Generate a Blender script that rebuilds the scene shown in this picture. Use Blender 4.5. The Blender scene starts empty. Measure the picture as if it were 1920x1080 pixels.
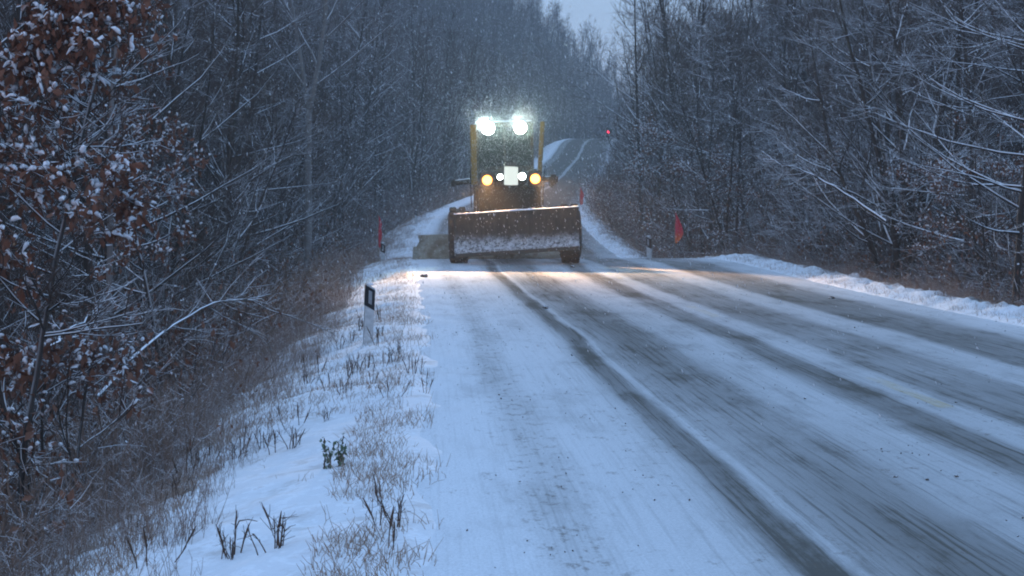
import bpy, bmesh, math, random
import numpy as np
from mathutils import Vector, Matrix

S = bpy.context.scene
COL = S.collection
R = math.radians

# ------------------------------------------------------------------ camera
CAM_H = 1.66
cd = bpy.data.cameras.new("camera"); cam = bpy.data.objects.new("camera", cd); COL.objects.link(cam)
cd.sensor_width = 36; cd.lens = 3500 / 1920 * 36; cd.clip_start = 0.1; cd.clip_end = 3000
cam.location = (0, 0, CAM_H); cam.rotation_euler = (R(90 - 2.29), 0, 0)
S.camera = cam
# ------------------------------------------------------------------ exposure
S.view_settings.view_transform = 'Standard'; S.view_settings.look = 'None'
S.view_settings.gamma = 1; S.view_settings.exposure = 0.0
S.view_settings.use_curve_mapping = False
S.cycles.volume_bounces = 1; S.cycles.max_bounces = 5; S.cycles.diffuse_bounces = 3
S.cycles.use_denoising = True; S.cycles.filter_width = 2.0
# ------------------------------------------------------------------ dusk sky
W = bpy.data.worlds.new("World"); S.world = W; W.use_nodes = True
nt = W.node_tree; nt.nodes.clear()
wo = nt.nodes.new('ShaderNodeOutputWorld')
sky = nt.nodes.new('ShaderNodeTexSky'); sky.sky_type = 'NISHITA'; sky.sun_disc = False
sky.sun_elevation = R(3); sky.sun_rotation = R(200); sky.air_density = 1.2; sky.dust_density = 1.0
b1 = nt.nodes.new('ShaderNodeBackground'); b1.inputs[1].default_value = 0.07
b2 = nt.nodes.new('ShaderNodeBackground'); b2.inputs[0].default_value = (0.215, 0.375, 0.66, 1); b2.inputs[1].default_value = 1.0
ad = nt.nodes.new('ShaderNodeAddShader')
tc = nt.nodes.new('ShaderNodeTexCoord'); sp = nt.nodes.new('ShaderNodeSeparateXYZ')
mr = nt.nodes.new('ShaderNodeMapRange'); mr.inputs[1].default_value = 0.0; mr.inputs[2].default_value = 0.9
mr.inputs[3].default_value = 1.12; mr.inputs[4].default_value = 1.70      # overcast: brighter overhead
nt.links.new(tc.outputs['Generated'], sp.inputs[0]); nt.links.new(sp.outputs[2], mr.inputs[0])
nt.links.new(mr.outputs[0], b2.inputs[1])
nt.links.new(sky.outputs[0], b1.inputs[0]); nt.links.new(b1.outputs[0], ad.inputs[0]); nt.links.new(b2.outputs[0], ad.inputs[1])
nt.links.new(ad.outputs[0], wo.inputs[0])
# the last light through the cloud: one wide soft sun
sl = bpy.data.lights.new("dusk_sun", 'SUN'); sl.energy = 0.20; sl.angle = R(60); sl.color = (0.8, 0.88, 1.0)
so = bpy.data.objects.new("dusk_sun", sl); so.rotation_euler = (R(25), R(-10), 0); COL.objects.link(so)

# ------------------------------------------------------------------ node helpers
def mat(name):
    m = bpy.data.materials.new(name); m.use_nodes = True
    n = m.node_tree; n.nodes.clear()
    out = n.nodes.new('ShaderNodeOutputMaterial'); b = n.nodes.new('ShaderNodeBsdfPrincipled')
    n.links.new(b.outputs[0], out.inputs[0]); b.inputs['Roughness'].default_value = 0.8
    b.inputs['Specular IOR Level'].default_value = 0.25
    return m, n, b, out
def node(n, t, **k):
    x = n.nodes.new(t)
    for a, v in k.items():
        if a.startswith('i_'):
            key = a[2:]; key = int(key) if key.isdigit() else key.replace('_', ' ')
            x.inputs[key].default_value = v
        else: setattr(x, a, v)
    return x
def ramp(n, stops, interp='LINEAR'):
    r = n.nodes.new('ShaderNodeValToRGB'); c = r.color_ramp; c.interpolation = interp
    while len(c.elements) < len(stops): c.elements.new(0.5)
    for e, (p, v) in zip(c.elements, stops):
        e.position = p; e.color = v if isinstance(v, tuple) else (v, v, v, 1)
    return r
def noise(n, vec, scale, detail=4, rough=0.6, dist=0.0):
    x = node(n, 'ShaderNodeTexNoise', i_Scale=scale, i_Detail=detail, i_Roughness=rough, i_Distortion=dist)
    if vec is not None: n.links.new(vec, x.inputs['Vector'])
    return x.outputs['Fac']
def mathn(n, op, a, b=None, clamp=False):
    x = n.nodes.new('ShaderNodeMath'); x.operation = op; x.use_clamp = clamp
    for i, v in enumerate((a, b)):
        if v is None: continue
        if isinstance(v, (int, float)): x.inputs[i].default_value = v
        else: n.links.new(v, x.inputs[i])
    return x.outputs[0]
def mix(n, f, a, b):
    x = n.nodes.new('ShaderNodeMix'); x.data_type = 'RGBA'
    for i, v in ((0, f), (6, a), (7, b)):
        if isinstance(v, (int, float)): x.inputs[i].default_value = v
        elif isinstance(v, tuple): x.inputs[i].default_value = v
        else: n.links.new(v, x.inputs[i])
    return x.outputs[2]
def smooth(n, v, lo, hi, a=0.0, b=1.0):
    x = node(n, 'ShaderNodeMapRange', interpolation_type='SMOOTHSTEP', i_1=lo, i_2=hi, i_3=a, i_4=b)
    n.links.new(v, x.inputs[0]); return x.outputs[0]
def c4(r, g, b): return (r, g, b, 1)
SNOW = c4(0.80, 0.83, 0.87)

def snowy(name, c1, c2, lo, hi, amount, nscale=3.0, rough=0.9, cscale=5.0):
    """a surface whose upward faces carry snow, broken up by noise"""
    m, n, b, out = mat(name)
    g = n.nodes.new('ShaderNodeNewGeometry'); s = n.nodes.new('ShaderNodeSeparateXYZ')
    n.links.new(g.outputs['Normal'], s.inputs[0])
    pos = g.outputs['Position']
    base = mix(n, noise(n, pos, cscale, 3), c1, c2)
    up = smooth(n, s.outputs[2], lo, hi)
    br = smooth(n, noise(n, pos, nscale, 3), 0.62 - amount * 0.5, 0.72 - amount * 0.5)
    f = mathn(n, 'MULTIPLY', up, br)
    n.links.new(mix(n, f, base, SNOW), b.inputs['Base Color']); b.inputs['Roughness'].default_value = rough
    return m
def plain(name, c1, c2=None, rough=0.6, metal=0.0, scale=6.0, bump=0.0):
    m, n, b, out = mat(name)
    b.inputs['Roughness'].default_value = rough; b.inputs['Metallic'].default_value = metal
    if c2 is None: c2 = tuple(x * 0.7 for x in c1[:3]) + (1,)
    t = n.nodes.new('ShaderNodeTexCoord')
    f = smooth(n, noise(n, t.outputs['Object'], scale, 6, 0.65), 0.35, 0.65)
    n.links.new(mix(n, f, c1, c2), b.inputs['Base Color'])
    if bump:
        bp = node(n, 'ShaderNodeBump', i_Strength=bump, i_Distance=0.02); n.links.new(f, bp.inputs['Height']); n.links.new(bp.outputs[0], b.inputs['Normal'])
    return m
def glow(name, col, strength):
    m = bpy.data.materials.new(name); m.use_nodes = True; n = m.node_tree; n.nodes.clear()
    out = n.nodes.new('ShaderNodeOutputMaterial'); e = node(n, 'ShaderNodeEmission', i_0=col, i_1=strength)
    n.links.new(e.outputs[0], out.inputs[0]); return m

M = {}
M['bark'] = snowy('dark_bark', c4(.032, .027, .024), c4(.060, .048, .042), .25, .60, .55)
M['twig'] = snowy('twig_bark', c4(.056, .040, .034), c4(.092, .063, .050), .45, .85, .26, 1.6)
M['bark_snow'] = snowy('bark_heavy_snow', c4(.032, .027, .025), c4(.055, .045, .040), .10, .45, .90)
M['twig_snow'] = snowy('twig_heavy_snow', c4(.052, .038, .033), c4(.085, .060, .049), .30, .75, .40, 1.6)
M['pale_bark'] = snowy('pale_bark', c4(.24, .235, .23), c4(.14, .13, .125), .30, .6, .6, 3, .8, 3.0)
M['leaf'] = snowy('dead_oak_leaf', c4(.21, .095, .058), c4(.12, .058, .038), .70, .95, .35, 9.0, .8, 14)
M['snow_lump'] = plain('snow_lump', c4(.80, .83, .87), c4(.74, .78, .84), .9, 0, 20)
M['weed'] = snowy('dry_weed', c4(.25, .175, .135), c4(.15, .10, .078), .35, .75, .45, 4, .9, 2.0)
M['weed_dark'] = snowy('dark_weed', c4(.06, .040, .030), c4(.10, .06, .04), .35, .7, .35, 4, .9, 8)
M['grass'] = snowy('dry_grass', c4(.38, .27, .20), c4(.23, .16, .115), .6, .9, .3, 5, .9, 2.0)
M['green'] = snowy('green_leaf', c4(.10, .15, .085), c4(.06, .10, .065), .5, .9, .5, 9, .7, 12)

# ------------------------------------------------------------------ object helpers
def tag(o, label=None, cat=None, group=None, kind=None):
    if label: o['label'] = label
    if cat: o['category'] = cat
    if group: o['group'] = group
    if kind: o['kind'] = kind
    return o
def empty(name, loc=(0, 0, 0), rot=(0, 0, 0), sc=1.0):
    o = bpy.data.objects.new(name, None); COL.objects.link(o)
    o.location = loc; o.rotation_euler = rot; o.scale = (sc,) * 3; o.empty_display_size = 0.2
    return o
def link(name, me, mats, parent=None):
    for m in (mats if isinstance(mats, (list, tuple)) else [mats]): me.materials.append(M[m] if isinstance(m, str) else m)
    o = bpy.data.objects.new(name, me); COL.objects.link(o)
    if parent: o.parent = parent
    return o
def npmesh(name, V, F, mi=None, uv=None, smooth_=False):
    """V (n,3); F (m,3 or 4)"""
    me = bpy.data.meshes.new(name); V = np.asarray(V, np.float32); F = np.asarray(F, np.int32)
    m, k = F.shape
    me.vertices.add(len(V)); me.vertices.foreach_set('co', V.ravel())
    me.loops.add(m * k); me.loops.foreach_set('vertex_index', F.ravel())
    me.polygons.add(m); me.polygons.foreach_set('loop_start', np.arange(0, m * k, k, dtype=np.int32))
    if mi is not None: me.polygons.foreach_set('material_index', np.asarray(mi, np.int32))
    if smooth_: me.polygons.foreach_set('use_smooth', np.ones(m, bool))
    if uv is not None:
        l = me.uv_layers.new(name='UVMap'); l.data.foreach_set('uv', np.asarray(uv, np.float32)[F.ravel()].ravel())
    me.update(calc_edges=True)
    return me
def copy_tree(o, parent=None):
    c = o.copy(); COL.objects.link(c); c.parent = parent
    for ch in list(o.children): copy_tree(ch, c)
    return c

# ------------------------------------------------------------------ the lie of the land
def hermite(xs, ys):
    xs = np.array(xs, float); ys = np.array(ys, float)
    m = np.gradient(ys, xs)
    def f(x):
        x = np.clip(np.asarray(x, float), xs[0], xs[-1]); i = np.clip(np.searchsorted(xs, x) - 1, 0, len(xs) - 2)
        h = xs[i + 1] - xs[i]; t = (x - xs[i]) / h
        return ((2*t**3 - 3*t**2 + 1) * ys[i] + (t**3 - 2*t**2 + t) * h * m[i] + (-2*t**3 + 3*t**2) * ys[i+1] + (t**3 - t**2) * h * m[i+1])
    return f
CL = hermite([-30, 0, 8.6, 16, 24, 31.5, 40, 47, 55, 70, 90, 105, 140, 200, 260, 330, 360, 400, 450, 700],
             [5.4, 4.22, 3.92, 3.58, 3.2, 2.77, 2.28, 1.85, 1.38, .68, .05, -.12, 1.2, 4.7, 9, 14.2, 18, 26, 40, 120])
ZP = hermite([-30, 0, 8.6, 16, 24, 31, 37, 42, 47, 51, 56, 62, 70, 80, 90, 105, 140, 200, 260, 320, 345, 380, 450, 700],
             [0, 0, .01, .05, .11, .17, .24, .325, .42, .43, .25, -.03, -.22, .05, .50, 1.25, 2.66, 5.06, 9.2, 14.2, 15.4, 15.2, 14.5, 15])
CROSS = hermite([-260, -60, -30, -14, -9.5, -7.6, -6.3, -5.3, -4.4, -4.0, 0, 3.7, 4.1, 4.55, 5.1, 6.3, 9, 14, 30, 60, 260],
                [8, 2, -.6, -2.0, -1.75, -1.15, -.46, -.15, .0, .0, 0, 0, .03, .06, -.02, -.7, -1.3, -1.2, 0, 2, 8])
def sst(x, a, b):
    t = np.clip((x - a) / (b - a), 0, 1); return t * t * (3 - 2 * t)
def wob(x, y, s, k=0):
    return (np.sin(x*s*1.3 + 1.7*k + 2.1*np.sin(y*s*.7 + k)) + np.sin(y*s*1.1 + 2.3*k + 1.7*np.sin(x*s*.9 - k)) + np.sin((x + y)*s*.8 + k*3.1)) / 3
def ground(u, d):
    u = np.asarray(u, float); d = np.asarray(d, float)
    z = ZP(d) + CROSS(u)
    z = z + sst(d, 110, 300) * (1 - .5 * sst(d, 400, 520)) * (sst(-u, 7, 42) * 23 + sst(u, 7, 40) * 9)
    z = z + sst(d, 325, 400) * sst(np.abs(u), 6, 22) * 9
    off = np.maximum(sst(-u, 4.2, 5.0), sst(u, 3.8, 4.6))
    z = z + off * (0.03 * wob(u, d, 3.1, 1) + 0.018 * wob(u, d, 8.3, 2) + .05 * wob(u, d, 1.1, 5))
    bank = np.exp(-((u - 4.6) / .45) ** 2) * sst(d, -5, 5)
    z = z + bank * (0.07 * wob(u * 1.2, d, 4.7, 3) + 0.045 * wob(u, d, 11, 4) + .035 * wob(u, d, 23, 6)) + np.exp(-((u - 4.7) / .7) ** 2) * .02 * wob(u, d, 31, 8)
    z = z + sst(np.abs(u), 8, 16) * .25 * wob(u, d, .5, 7)
    return z
def P(u, d, dz=0.0):
    return (float(CL(d) + u), float(d), float(ground(u, d)) + dz)
def UofX(x, d): return x - float(CL(d))

def grid_mesh(name, us, ds, zf):
    U, D = np.meshgrid(us, ds); X = CL(D) + U; Z = zf(U, D)
    V = np.stack([X, D, Z], -1).reshape(-1, 3); nu, nd = len(us), len(ds)
    i = (np.arange(nd - 1)[:, None] * nu + np.arange(nu - 1)[None, :]).ravel()
    F = np.stack([i, i + 1, i + nu + 1, i + nu], 1)
    uv = np.stack([U.ravel(), D.ravel()], 1)
    return npmesh(name, V, F, uv=uv, smooth_=True)
ds = np.concatenate([np.arange(-20, 5, 1.0), np.arange(5, 16, .09), np.arange(16, 32, .16), np.arange(32, 64, .3), np.arange(64, 130, 1.0), np.arange(130, 400, 3.0), np.arange(400, 650, 12)])
us = np.concatenate([-np.geomspace(260, 9, 46), np.arange(-8.9, -3.6, .1), np.arange(-3.5, 3.4, .5), np.arange(3.5, 6.9, .09), np.geomspace(7, 260, 46)])
def terrain_z(U, D):
    z = ground(U, D); U2 = U + .16 * wob(U * 0, D, 2.3, 4) + .09 * wob(U * 0, D, 6.1, 1) - .04
    inside = sst(U2, -4.45, -4.10) * sst(-U2, -4.05, -3.75)
    return z - .06 * inside
# --- terrain material: snowy verge fading into leaf litter under the brush
m, n, b, out = mat('verge_ground')
uvn = n.nodes.new('ShaderNodeUVMap'); uvn.uv_map = 'UVMap'; su = n.nodes.new('ShaderNodeSeparateXYZ'); n.links.new(uvn.outputs[0], su.inputs[0])
geo = n.nodes.new('ShaderNodeNewGeometry'); pos = geo.outputs['Position']
nn = noise(n, pos, 1.1, 5, .65); nf = noise(n, pos, 7, 5, .7); nff = noise(n, pos, 26, 3, .6)
uw = mathn(n, 'ADD', su.outputs[0], mathn(n, 'MULTIPLY', mathn(n, 'SUBTRACT', nn, .5), 3.0))
left = smooth(n, uw, -8.0, -6.6); right = smooth(n, uw, 4.6, 5.5, 1, 0)
sn = mathn(n, 'MULTIPLY', left, right)
sn2 = mathn(n, 'ADD', mathn(n, 'MULTIPLY', sn, .9), mathn(n, 'MULTIPLY', smooth(n, nf, .52, .62), .30), True)
litter = mix(n, nff, c4(.07, .048, .034), c4(.035, .026, .022))
peek = smooth(n, nf, .60, .70, 0, .45)
snowc = mix(n, peek, SNOW, c4(.36, .28, .22))
snowc = mix(n, smooth(n, noise(n, pos, 2.6, 5, .7), .50, .68, 0, .42), snowc, c4(.40, .34, .29))
n.links.new(mix(n, sn2, litter, snowc), b.inputs['Base Color']); b.inputs['Roughness'].default_value = .95
bp = node(n, 'ShaderNodeBump', i_Strength=.35, i_Distance=.03); n.links.new(nf, bp.inputs['Height']); n.links.new(bp.outputs[0], b.inputs['Normal'])
M['terrain'] = m
g = link('ground', grid_mesh('ground', us, ds, terrain_z), 'terrain'); tag(g, kind='structure')
# --- road
rus = np.concatenate([np.linspace(-4.9, -4.0, 10), np.arange(-3.8, 3.7, .2), np.linspace(3.8, 4.4, 7)])
rds = np.concatenate([np.arange(-20, 5, 1.0), np.arange(5, 64, .25), np.arange(64, 130, 1.0), np.arange(130, 400, 3.0), np.arange(400, 500, 12)])
def road_z(U, D):
    e = np.maximum(sst(-U, 4.15, 4.9), sst(U, 3.75, 4.4))
    z = ZP(D) - .13 * e + .004 * wob(U, D, 6, 8)
    for uc in (-2.47, -.42): z = z - .008 * np.exp(-((U - uc) / .16) ** 2)      # the wheels have pressed ruts
    z = z + .02 * np.exp(-((U + 3.9) / .3) ** 2) * wob(U, D, 3, 2)
    z = z - .25 * sst(D, 400, 430)
    return z
m, n, b, out = mat('snowy_asphalt')
uvn = n.nodes.new('ShaderNodeUVMap'); uvn.uv_map = 'UVMap'; su = n.nodes.new('ShaderNodeSeparateXYZ'); n.links.new(uvn.outputs[0], su.inputs[0])
def uvscaled(sx, sy):
    mp = n.nodes.new('ShaderNodeMapping'); mp.inputs['Scale'].default_value = (sx, sy, 1); n.links.new(uvn.outputs[0], mp.inputs['Vector']); return mp.outputs[0]
wander = mathn(n, 'MULTIPLY', mathn(n, 'SUBTRACT', noise(n, uvscaled(.02, .09), 1, 2, .5), .5), .42)
fray = mathn(n, 'MULTIPLY', mathn(n, 'SUBTRACT', noise(n, uvscaled(8, .35), 1, 4, .7), .5), .12)
uu = mathn(n, 'ADD', mathn(n, 'ADD', su.outputs[0], wander), fray)
t = mathn(n, 'DIVIDE', mathn(n, 'ADD', uu, 5.0), 10.0)
def q(u, v): return ((u + 5.0) / 10.0, v)
# wear profile across the road: 0 = snow, 1 = bare wet asphalt
wear = ramp(n, [q(-4.6, .0), q(-3.85, .06), q(-3.66, .27), q(-3.50, .26), q(-3.34, .15), q(-2.8, .24), q(-2.66, .42), q(-2.56, .78), q(-2.40, .82), q(-2.32, .27),
                q(-2.27, .56), q(-1.85, .78), q(-1.50, .70), q(-1.30, .44), q(-.82, .38), q(-.66, .62), q(-.56, .80), q(-.28, .78), q(-.16, .42), q(.14, .38),
                q(.30, .70), q(1.10, .72), q(1.3, .42), q(1.75, .38), q(1.92, .76), q(2.9, .68), q(3.2, .32), q(4.3, .06)])
n.links.new(t, wear.inputs[0])
big = noise(n, uvscaled(.6, .10), 1, 4, .55)
w1 = mathn(n, 'MULTIPLY', wear.outputs[0], smooth(n, big, .25, .6, .80, 1.10))
streak = noise(n, uvscaled(30, .35), 1, 5, .75)
w2 = mathn(n, 'ADD', w1, mathn(n, 'MULTIPLY', smooth(n, streak, .48, .68), mathn(n, 'ADD', mathn(n, 'MULTIPLY', w1, .22), .10)))
blotch = noise(n, uvscaled(1.7, .40), 1, 6, .72)
edge_in = smooth(n, mathn(n, 'ABSOLUTE', mathn(n, 'ADD', su.outputs[0], -.1)), 3.6, 4.3, 1, 0)
streakband = smooth(n, mathn(n, 'ABSOLUTE', mathn(n, 'ADD', uu, 3.6)), .05, .35, 1, 0)
farw = mathn(n, 'MULTIPLY', mathn(n, 'MULTIPLY', smooth(n, su.outputs[1], 55, 105), edge_in), smooth(n, mathn(n, 'ABSOLUTE', mathn(n, 'ADD', uu, .1)), .12, .5, .1, .55))
w3 = mathn(n, 'ADD', mathn(n, 'ADD', w2, smooth(n, blotch, .46, .72, 0, .22)), farw, True)
# speckles of grit and frozen mud
vor = noise(n, uvscaled(9, 4.5), 1, 5, .8)
sm = noise(n, uvscaled(.9, .45), 1, 3, .5)
speck = mathn(n, 'MULTIPLY', smooth(n, vor, .56, .66), smooth(n, sm, .40, .58))
fine = noise(n, uvscaled(60, 30), 1, 3, .7)
asph = mix(n, fine, c4(.098, .094, .085), c4(.150, .143, .128))
snowc = mix(n, smooth(n, fine, .3, .7), c4(.77, .80, .84), c4(.64, .67, .70))
col = mix(n, w3, snowc, asph)
grit = mathn(n, 'MULTIPLY', streakband, smooth(n, vor, .52, .64))
col = mix(n, mathn(n, 'MULTIPLY', mathn(n, 'MAXIMUM', speck, grit), .60), col, c4(.15, .125, .10))
# worn yellow centre dashes showing through
dash = mathn(n, 'MULTIPLY', smooth(n, mathn(n, 'ABSOLUTE', mathn(n, 'SUBTRACT', su.outputs[0], .02)), .06, .085, 1, 0),
             smooth(n, mathn(n, 'ABSOLUTE', mathn(n, 'SUBTRACT', mathn(n, 'FRACT', mathn(n, 'DIVIDE', mathn(n, 'SUBTRACT', su.outputs[1], 12.5), 12.0)), .36)), .10, .12, 1, 0))
dash = mathn(n, 'MULTIPLY', dash, smooth(n, blotch, .40, .62, .05, .42))
col = mix(n, dash, col, c4(.50, .38, .14))
n.links.new(col, b.inputs['Base Color'])
n.links.new(smooth(n, w3, 0, 1, .95, .72), b.inputs['Roughness']); b.inputs['Specular IOR Level'].default_value = 0.0
bp = node(n, 'ShaderNodeBump', i_Strength=.3, i_Distance=.02)
n.links.new(mathn(n, 'SUBTRACT', vor, mathn(n, 'MULTIPLY', w3, .6)), bp.inputs['Height']); n.links.new(bp.outputs[0], b.inputs['Normal'])
M['road'] = m
road = link('road', grid_mesh('road', rus, rds, road_z), 'road'); tag(road, kind='structure')

# ------------------------------------------------------------------ branch work (vectorised)
def unit(v): return v / np.maximum(np.linalg.norm(v, axis=-1, keepdims=True), 1e-9)
class Segs:
    def __init__(s): s.a = []
    def add(s, pts, rad, k, mi=0):
        """pts (n,m,3), rad (n,m)"""
        p0 = pts[:, :-1].reshape(-1, 3); p1 = pts[:, 1:].reshape(-1, 3); r0 = rad[:, :-1].ravel(); r1 = rad[:, 1:].ravel()
        s.a.append((p0, p1, r0, r1, k, mi))
    def mesh_arrays(s):
        Vs, Fs, Ms, off = [], [], [], 0
        for p0, p1, r0, r1, k, mi in s.a:
            d = unit(p1 - p0); ref = np.where(np.abs(d[:, 2:3]) > .8, np.array([[1., 0, 0]]), np.array([[0, 0, 1.]]))
            x = unit(np.cross(ref, d)); y = np.cross(d, x)
            an = np.arange(k) * 2 * math.pi / k + math.pi / 2
            c = np.cos(an)[None, :, None]; sn_ = np.sin(an)[None, :, None]
            ring = x[:, None] * c + y[:, None] * sn_
            A = p0[:, None] + ring * r0[:, None, None]; B = p1[:, None] + ring * r1[:, None, None]
            V = np.concatenate([A, B], 1); ns = len(p0)
            base = off + np.arange(ns)[:, None] * 2 * k; j = np.arange(k)[None]; j2 = (np.arange(k)[None] + 1) % k
            F = np.stack([base + j, base + j2, base + k + j2, base + k + j], -1).reshape(-1, 4)
            Vs.append(V.reshape(-1, 3)); Fs.append(F); Ms.append(np.full(len(F), mi)); off += ns * 2 * k
        return np.concatenate(Vs), np.concatenate(Fs), np.concatenate(Ms)
    def mesh(s, name, smooth_=False):
        V, F, Mi = s.mesh_arrays(); return npmesh(name, V, F, Mi, smooth_=smooth_)
def grow(rng, p, d, L, r0, r1, ns, wobble, up):
    """p,d (n,3) L,r0,r1 (n,) -> pts (n,ns+1,3), rad"""
    nb = len(p); pts = np.zeros((nb, ns + 1, 3)); pts[:, 0] = p; d = unit(d); st = L / ns
    for i in range(ns):
        d = unit(d + rng.normal(0, wobble, (nb, 3)) + np.array([0, 0, up]))
        pts[:, i + 1] = pts[:, i] + d * st[:, None]
    t = np.linspace(0, 1, ns + 1)[None]
    return pts, r0[:, None] * (1 - t) + r1[:, None] * t
def spawn(rng, pts, rad, per, t0, t1, ang, jit, zbias=0.0):
    nb, m, _ = pts.shape
    t = rng.uniform(t0, t1, (nb, per)); f = t * (m - 1); i = np.minimum(f.astype(int), m - 2); fr = (f - i)[..., None]
    bi = np.arange(nb)[:, None]
    a = pts[bi, i]; c = pts[bi, i + 1]; pos_ = a * (1 - fr) + c * fr; d = unit(c - a)
    r = rad[bi, i] * (1 - fr[..., 0]) + rad[bi, i + 1] * fr[..., 0]
    rnd = rng.normal(0, 1, d.shape); rnd[..., 2] *= (1 - zbias)
    perp = unit(rnd - (rnd * d).sum(-1, keepdims=True) * d)
    an = ang + rng.normal(0, jit, t.shape)
    nd = d * np.cos(an)[..., None] + perp * np.sin(an)[..., None]
    return pos_.reshape(-1, 3), nd.reshape(-1, 3), t.ravel(), r.ravel()

def leaf_quads(rng, pos_, size, n_per, spread):
    """hanging folded leaves around each position -> V, F"""
    p = np.repeat(pos_, n_per, 0); p = p + rng.normal(0, spread, p.shape)
    nL = len(p); az = rng.uniform(0, 2 * math.pi, nL); droop = rng.uniform(-1.35, -.1, nL)
    ax = np.stack([np.cos(az) * np.cos(droop), np.sin(az) * np.cos(droop), np.sin(droop)], 1)
    side = unit(np.cross(ax, rng.normal(0, 1, (nL, 3)) * .5 + np.array([0, 0, 1.]))); nrm = np.cross(side, ax)
    s = size * rng.uniform(.4, 1.35, nL)[:, None]
    a = p; mL = p + ax * s * .55 + side * s * .26 + nrm * s * .06; mR = p + ax * s * .55 - side * s * .26 + nrm * s * .06
    mid = p + ax * s * .5 - nrm * s * .05; tip = p + ax * s * .95 - nrm * s * .34 * rng.uniform(-1, 1, nL)[:, None]
    V = np.stack([a, mL, tip, mid, mR], 1).reshape(-1, 3); o = np.arange(nL)[:, None] * 5
    F = np.concatenate([o + np.array([[0, 3, 2, 1]]), o + np.array([[0, 4, 2, 3]])], 0)
    return V, F
def lumps(rng, pos_, dirs, size):
    """little pillows of snow along twigs"""
    S_ = Segs(); d = unit(dirs); L = size * rng.uniform(.7, 1.8, len(pos_))[:, None]
    a = pos_ - d * L * .5 + np.array([0, 0, 1.]) * size * .25
    pts = np.stack([a, a + d * L * .2 + [0, 0, size * .18], a + d * L * .55 + [0, 0, size * .22], a + d * L + [0, 0, -size * .1]], 1)
    r = size * rng.uniform(.22, .42, len(pos_))[:, None] * np.array([[.25, 1, .9, .15]])
    S_.add(pts, r, 6); return S_.mesh_arrays()[:2]
def join(*parts):
    """(V,F,mi) list -> arrays"""
    V, F, Mi, off = [], [], [], 0
    for v, f, mi in parts:
        V.append(v); F.append(f + off); Mi.append(np.full(len(f), mi) if np.isscalar(mi) else mi); off += len(v)
    return np.concatenate(V), np.concatenate(F), np.concatenate(Mi)

def tree_arrays(seed, H=13, stems=1, r=.10, n1=34, n2=7, n3=5, spread=.30, ang=.85, lean=.05, wobble=.05, up=.06, t0=.12, L3=(.3, .9), flat=0.0, lod=0, tw=.0045, fork=False):
    rng = np.random.default_rng(seed); T, Cc = Segs(), Segs()
    az = rng.uniform(0, 6.28, stems); ln = rng.uniform(.5, 1.5, stems) * (lean if stems == 1 else .32)
    d0 = np.stack([np.cos(az) * ln, np.sin(az) * ln, np.ones(stems)], 1)
    Ls = H * rng.uniform(.75, 1.0, stems) if stems > 1 else np.array([H])
    if fork:
        p0, r0 = grow(rng, np.zeros((1, 3)), np.array([[0, 0, 1.]]), np.array([H * .42]), np.array([r]), np.array([r * .8]), 8, .03, .05)
        T.add(p0, r0, 8)
        top = np.repeat(p0[:, -1], 2, 0)
        pts, rad = grow(rng, top, np.array([[.16, 0, 1.], [-.12, .05, 1.]]), np.array([H * .58, H * .5]), np.array([r * .75, r * .6]), np.array([.015, .012]), 10, .04, .05)
        T.add(pts, rad, 7)
    else:
        p = rng.normal(0, .12 if stems > 1 else 0, (stems, 3)); p[:, 2] = -.15
        pts, rad = grow(rng, p, d0, Ls, r * rng.uniform(.6, 1, stems) if stems > 1 else np.array([r]), np.full(stems, .012), 7 if lod else 14, wobble, .03)
        T.add(pts, rad, 5 if lod else 8)
    nst = len(pts)
    c, cdir, t, rr = spawn(rng, pts, rad, max(4, n1 // nst), t0, .97, ang, .22)
    L = H * spread * (1 - t) ** .65 * rng.uniform(.5, 1.15, len(t)) + .45
    p1, r1 = grow(rng, c, cdir, L, np.minimum(rr * .55, .006 + L * .009), np.full(len(t), .005), 3 if lod else 6, .09, up)
    if flat: p1[..., 2] -= (p1[..., 2] - p1[:, :1, 2]) * flat
    Cc.add(p1, r1, 3 if lod else 4)
    c, cdir, t, rr = spawn(rng, p1, r1, n2, .15, 1.0, .65, .25, flat * .6)
    L = np.repeat(L, n2) * .45 * (1.15 - t) * rng.uniform(.6, 1.3, len(t)) + .15
    p2, r2 = grow(rng, c, cdir, L, np.full(len(t), tw * 1.5), np.full(len(t), tw), 2 if lod else 3, .12, up)
    Cc.add(p2, r2, 3, 1)
    if n3:
        c, cdir, t, rr = spawn(rng, p2, r2, n3, .1, 1.0, .6, .3, flat * .6)
        L = rng.uniform(L3[0], L3[1], len(t))
        p3, r3 = grow(rng, c, cdir, L, np.full(len(t), tw), np.full(len(t), tw * .6), 1 if lod else 2, .14, up * 1.3)
        Cc.add(p3, r3, 3, 1)
    else: p3 = p2
    return rng, T, Cc, p3

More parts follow.
